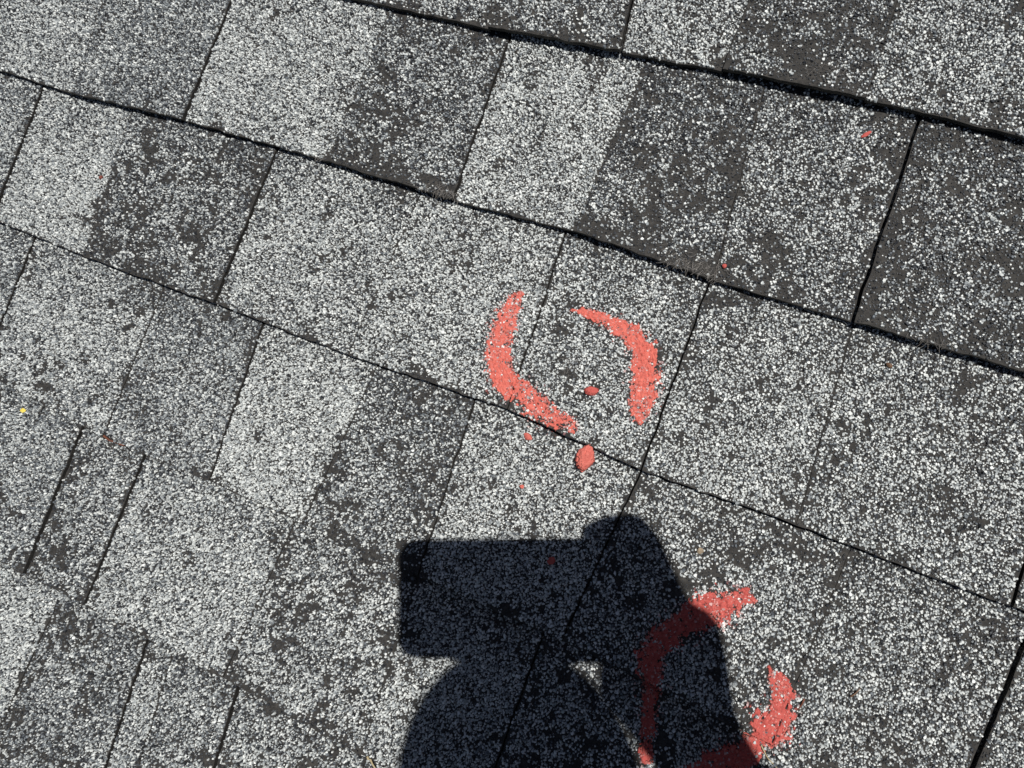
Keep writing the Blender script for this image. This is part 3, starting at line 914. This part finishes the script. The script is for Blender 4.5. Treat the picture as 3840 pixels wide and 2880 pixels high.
V_ = Vector
F_ = V_((-.33, .944, 0)); R_ = V_((.944, .33, 0)); U_ = V_((0, 0, 1))
hip = V_((.300, -.450, .400)); chest = V_((.240, -.250, .620)); neck = V_((.225, -.150, .740))
shR = V_((.345, -.085, .690)); shL = V_((.055, -.235, .690))
elR = V_((.290, -.165, .440)); elL = V_((.035, -.420, .470)); haL = V_((.130, -.360, .330))
knR = V_((.363, -.270, .060)); knL = V_((.137, -.350, .060))
anR = V_((.480, -.640, .055)); anL = V_((.260, -.720, .055))
hpR = hip + R_ * .09; hpL = hip - R_ * .09
head = V_((.2155, -.0335, .835))
hu = V_((-.17, .84, .50)).normalized()
hf = V_((-.45, .18, -.80)); hf = (hf - hu * hf.dot(hu)).normalized()
hr = hf.cross(hu).normalized()

def face(p):
    # p.x right, p.y forward, p.z up on the unit sphere
    x, y, z = p.x, p.y, p.z
    if z < 0:                                  # jaw narrows, chin comes forward
        k = -z
        x *= 1 - .30 * k; y = y * (1 - .12 * k) + .10 * k
    if y > 0:
        y *= .97
        y += .16 * math.exp(-((x / .13) ** 2 + ((z + .18) / .20) ** 2))       # nose
        y += .05 * math.exp(-((x / .50) ** 2 + ((z - .16) / .09) ** 2))       # brow
        for s in (-.36, .36):
            y -= .08 * math.exp(-(((x - s) / .16) ** 2 + ((z - .02) / .10) ** 2))  # eye sockets
        y += .05 * math.exp(-((x / .26) ** 2 + ((z + .52) / .07) ** 2))       # lips
        y -= .04 * math.exp(-((x / .30) ** 2 + ((z + .50) / .018) ** 2))      # mouth line
        y += .05 * math.exp(-((x / .20) ** 2 + ((z + .82) / .12) ** 2))       # chin
    return Vector((x, y, z))

bm = bmesh.new()
HA = (hr, hf, hu)
HR_ = (.074, .094, .112)
ellipsoid(bm, head, HA, HR_, face)
def hp(x, y, z): return head + hr * x + hf * y + hu * z
for s in (-1, 1):                               # ears
    ellipsoid(bm, hp(s * .080, -.008, -.002), HA, (.012, .020, .031))
chain(bm, [(neck, .055), (hp(0, -.025, -.06), .052)])
# torso
chain(bm, [(hip, .115), (chest, .125), (neck - U_ * .05, .085)])
chain(bm, [(shR, .052), (neck - U_ * .02, .060)]); chain(bm, [(shL, .052), (neck - U_ * .02, .060)])
# right arm up to the phone
wrR = L(158, -94, 14)
chain(bm, [(shR, .050), (elR, .040), (L(190, -150, 20), .028), (wrR, .029)])
chain(bm, [(wrR, .031), (L(161, -60, 12), .025), (L(161, -44, 8), .0215)])
chain(bm, [(wrR, .030), (L(132, -68, 21), .022), (L(126, -50, 23), .014)])
# palm: knuckles along the right end of the phone
kn = [L(135, 13, -7), L(140, -4, -8), L(143, -20, -7), L(147, -34, -5)]
for q in kn: chain(bm, [(L(154, -52, 8), .021), (q, .0125)])
chain(bm, [(kn[0], .0125), (kn[3], .0115)])
def finger(*p): chain(bm, [(q, r * .001) for q, r in p])
finger((kn[0], 11), (L(131, 24, -3), 10), (L(116, 25, -2), 9.2), (L(106, 22, 2), 8.2))      # index along the top edge
finger((kn[1], 10.5), (L(128, 2, -10), 9.6), (L(112, 5, -8), 9), (L(95, 4, -6.5), 8))       # middle behind the phone
finger((kn[2], 10), (L(133, -15, -10), 9.4), (L(116, -14, -8), 8.8), (L(103, -14, -6.5), 7.8))
finger((kn[3], 9), (L(138, -30, -7), 8.4), (L(126, -32, -7), 7.8), (L(112, -33, -5.5), 7))
finger((L(138, -58, 19), 13), (L(124, -46, 25), 11.5), (L(108, -32, 26), 10), (L(96, -26, 25), 8.5))  # thumb on the screen
# left arm resting on the thigh
wrL = haL + V_((-.03, -.02, .03))
chain(bm, [(shL, .050), (elL, .040), (wrL, .029)])
chain(bm, [(wrL, .027), (haL, .024), (haL + V_((.035, .02, -.012)), .020)])
for i in range(4):
    b0 = haL + V_((.035, .02, -.012)) + V_((-.35, .94, 0)) * (.026 - .0175 * i) * .9
    d = V_((.93, .33, -.25)).normalized(); ln = (.030, .034, .031, .025)[i]
    finger((b0, 10), (b0 + d * ln, 9.2), (b0 + d * ln * 1.75 + U_ * -.008, 8.5), (b0 + d * ln * 2.35 + U_ * -.02, 7.6))
finger((haL + V_((-.005, .012, 0)), 12), (haL + V_((-.002, .045, -.004)), 10.5), (haL + V_((.018, .068, -.012)), 9))
# legs, kneeling
for hpq, knq, anq in ((hpR, knR, anR), (hpL, knL, anL)):
    chain(bm, [(hpq, .085), (knq, .052), (anq, .036), (anq + V_((.075, -.20, -.015)) * .6, .030)])
person = fuse('person', bm, SKIN, .0042, 2, hip)
tag(person, 'person kneeling on the roof holding a phone, seen by the shadow of head and arm', 'person')

bm = bmesh.new()                                # short hair over the back and crown
def scalp(p):
    q = face(p)
    return q
ellipsoid(bm, hp(0, -.012, .016), HA, (.081, .092, .108), lambda p: Vector((p.x, min(p.y, .62 + .25 * p.z), max(p.z, -.55 + .5 * (p.y + .2)))))
fuse('hair', bm, HAIR, .005, 2, (0, 0, 0), None).parent = person
hair = bpy.data.objects['hair']; hair.matrix_world = ROOF
for s in (-1, 1):
    bm = bmesh.new(); bmesh.ops.create_uvsphere(bm, u_segments=16, v_segments=10, radius=.0115)
    bmesh.ops.translate(bm, verts=bm.verts, vec=hp(s * .027, .077, .003))
    me = bpy.data.meshes.new('eye'); bm.to_mesh(me); bm.free(); me.materials.append(mat_noise('eye', (.7, .68, .65), (.75, .73, .7), 50, .2, .5))
    o = bpy.data.objects.new('eye', me); COL.objects.link(o); o.parent = person; o.matrix_world = ROOF

def cloth(name, bm, mat, voxel=.006):
    o = fuse(name, bm, mat, voxel, 4, (0, 0, 0))
    o.parent = person; o.matrix_world = ROOF
bm = bmesh.new()
chain(bm, [(hip + U_ * .0, .135), (chest, .143), (neck - U_ * .065, .098)])
chain(bm, [(shR, .064), (neck - U_ * .035, .070)]); chain(bm, [(shL, .064), (neck - U_ * .035, .070)])
chain(bm, [(shR, .062), (elR, .048), (L(209, -180, 20), .039), (L(191, -148, 19), .0345)])
chain(bm, [(shL, .062), (elL, .053), (elL.lerp(wrL, .9), .040)])
cloth('shirt', bm, SHIRT)
bm = bmesh.new()
for hpq, knq, anq in ((hpR, knR, anR), (hpL, knL, anL)):
    chain(bm, [(hpq, .102), (knq + U_ * .010, .066), (anq + U_ * .006, .052)])
chain(bm, [(hpR, .105), (hpL, .105)])
cloth('trousers', bm, TROUSER)
for anq in (anR, anL):
    bm = bmesh.new()
    dd = V_((.33, -.944, 0))
    chain(bm, [(anq + dd * .01 + U_ * .0, .043), (anq + dd * .09 - U_ * .010, .043), (anq + dd * .17 - U_ * .016, .036)])
    cloth('shoe', bm, SHOE)
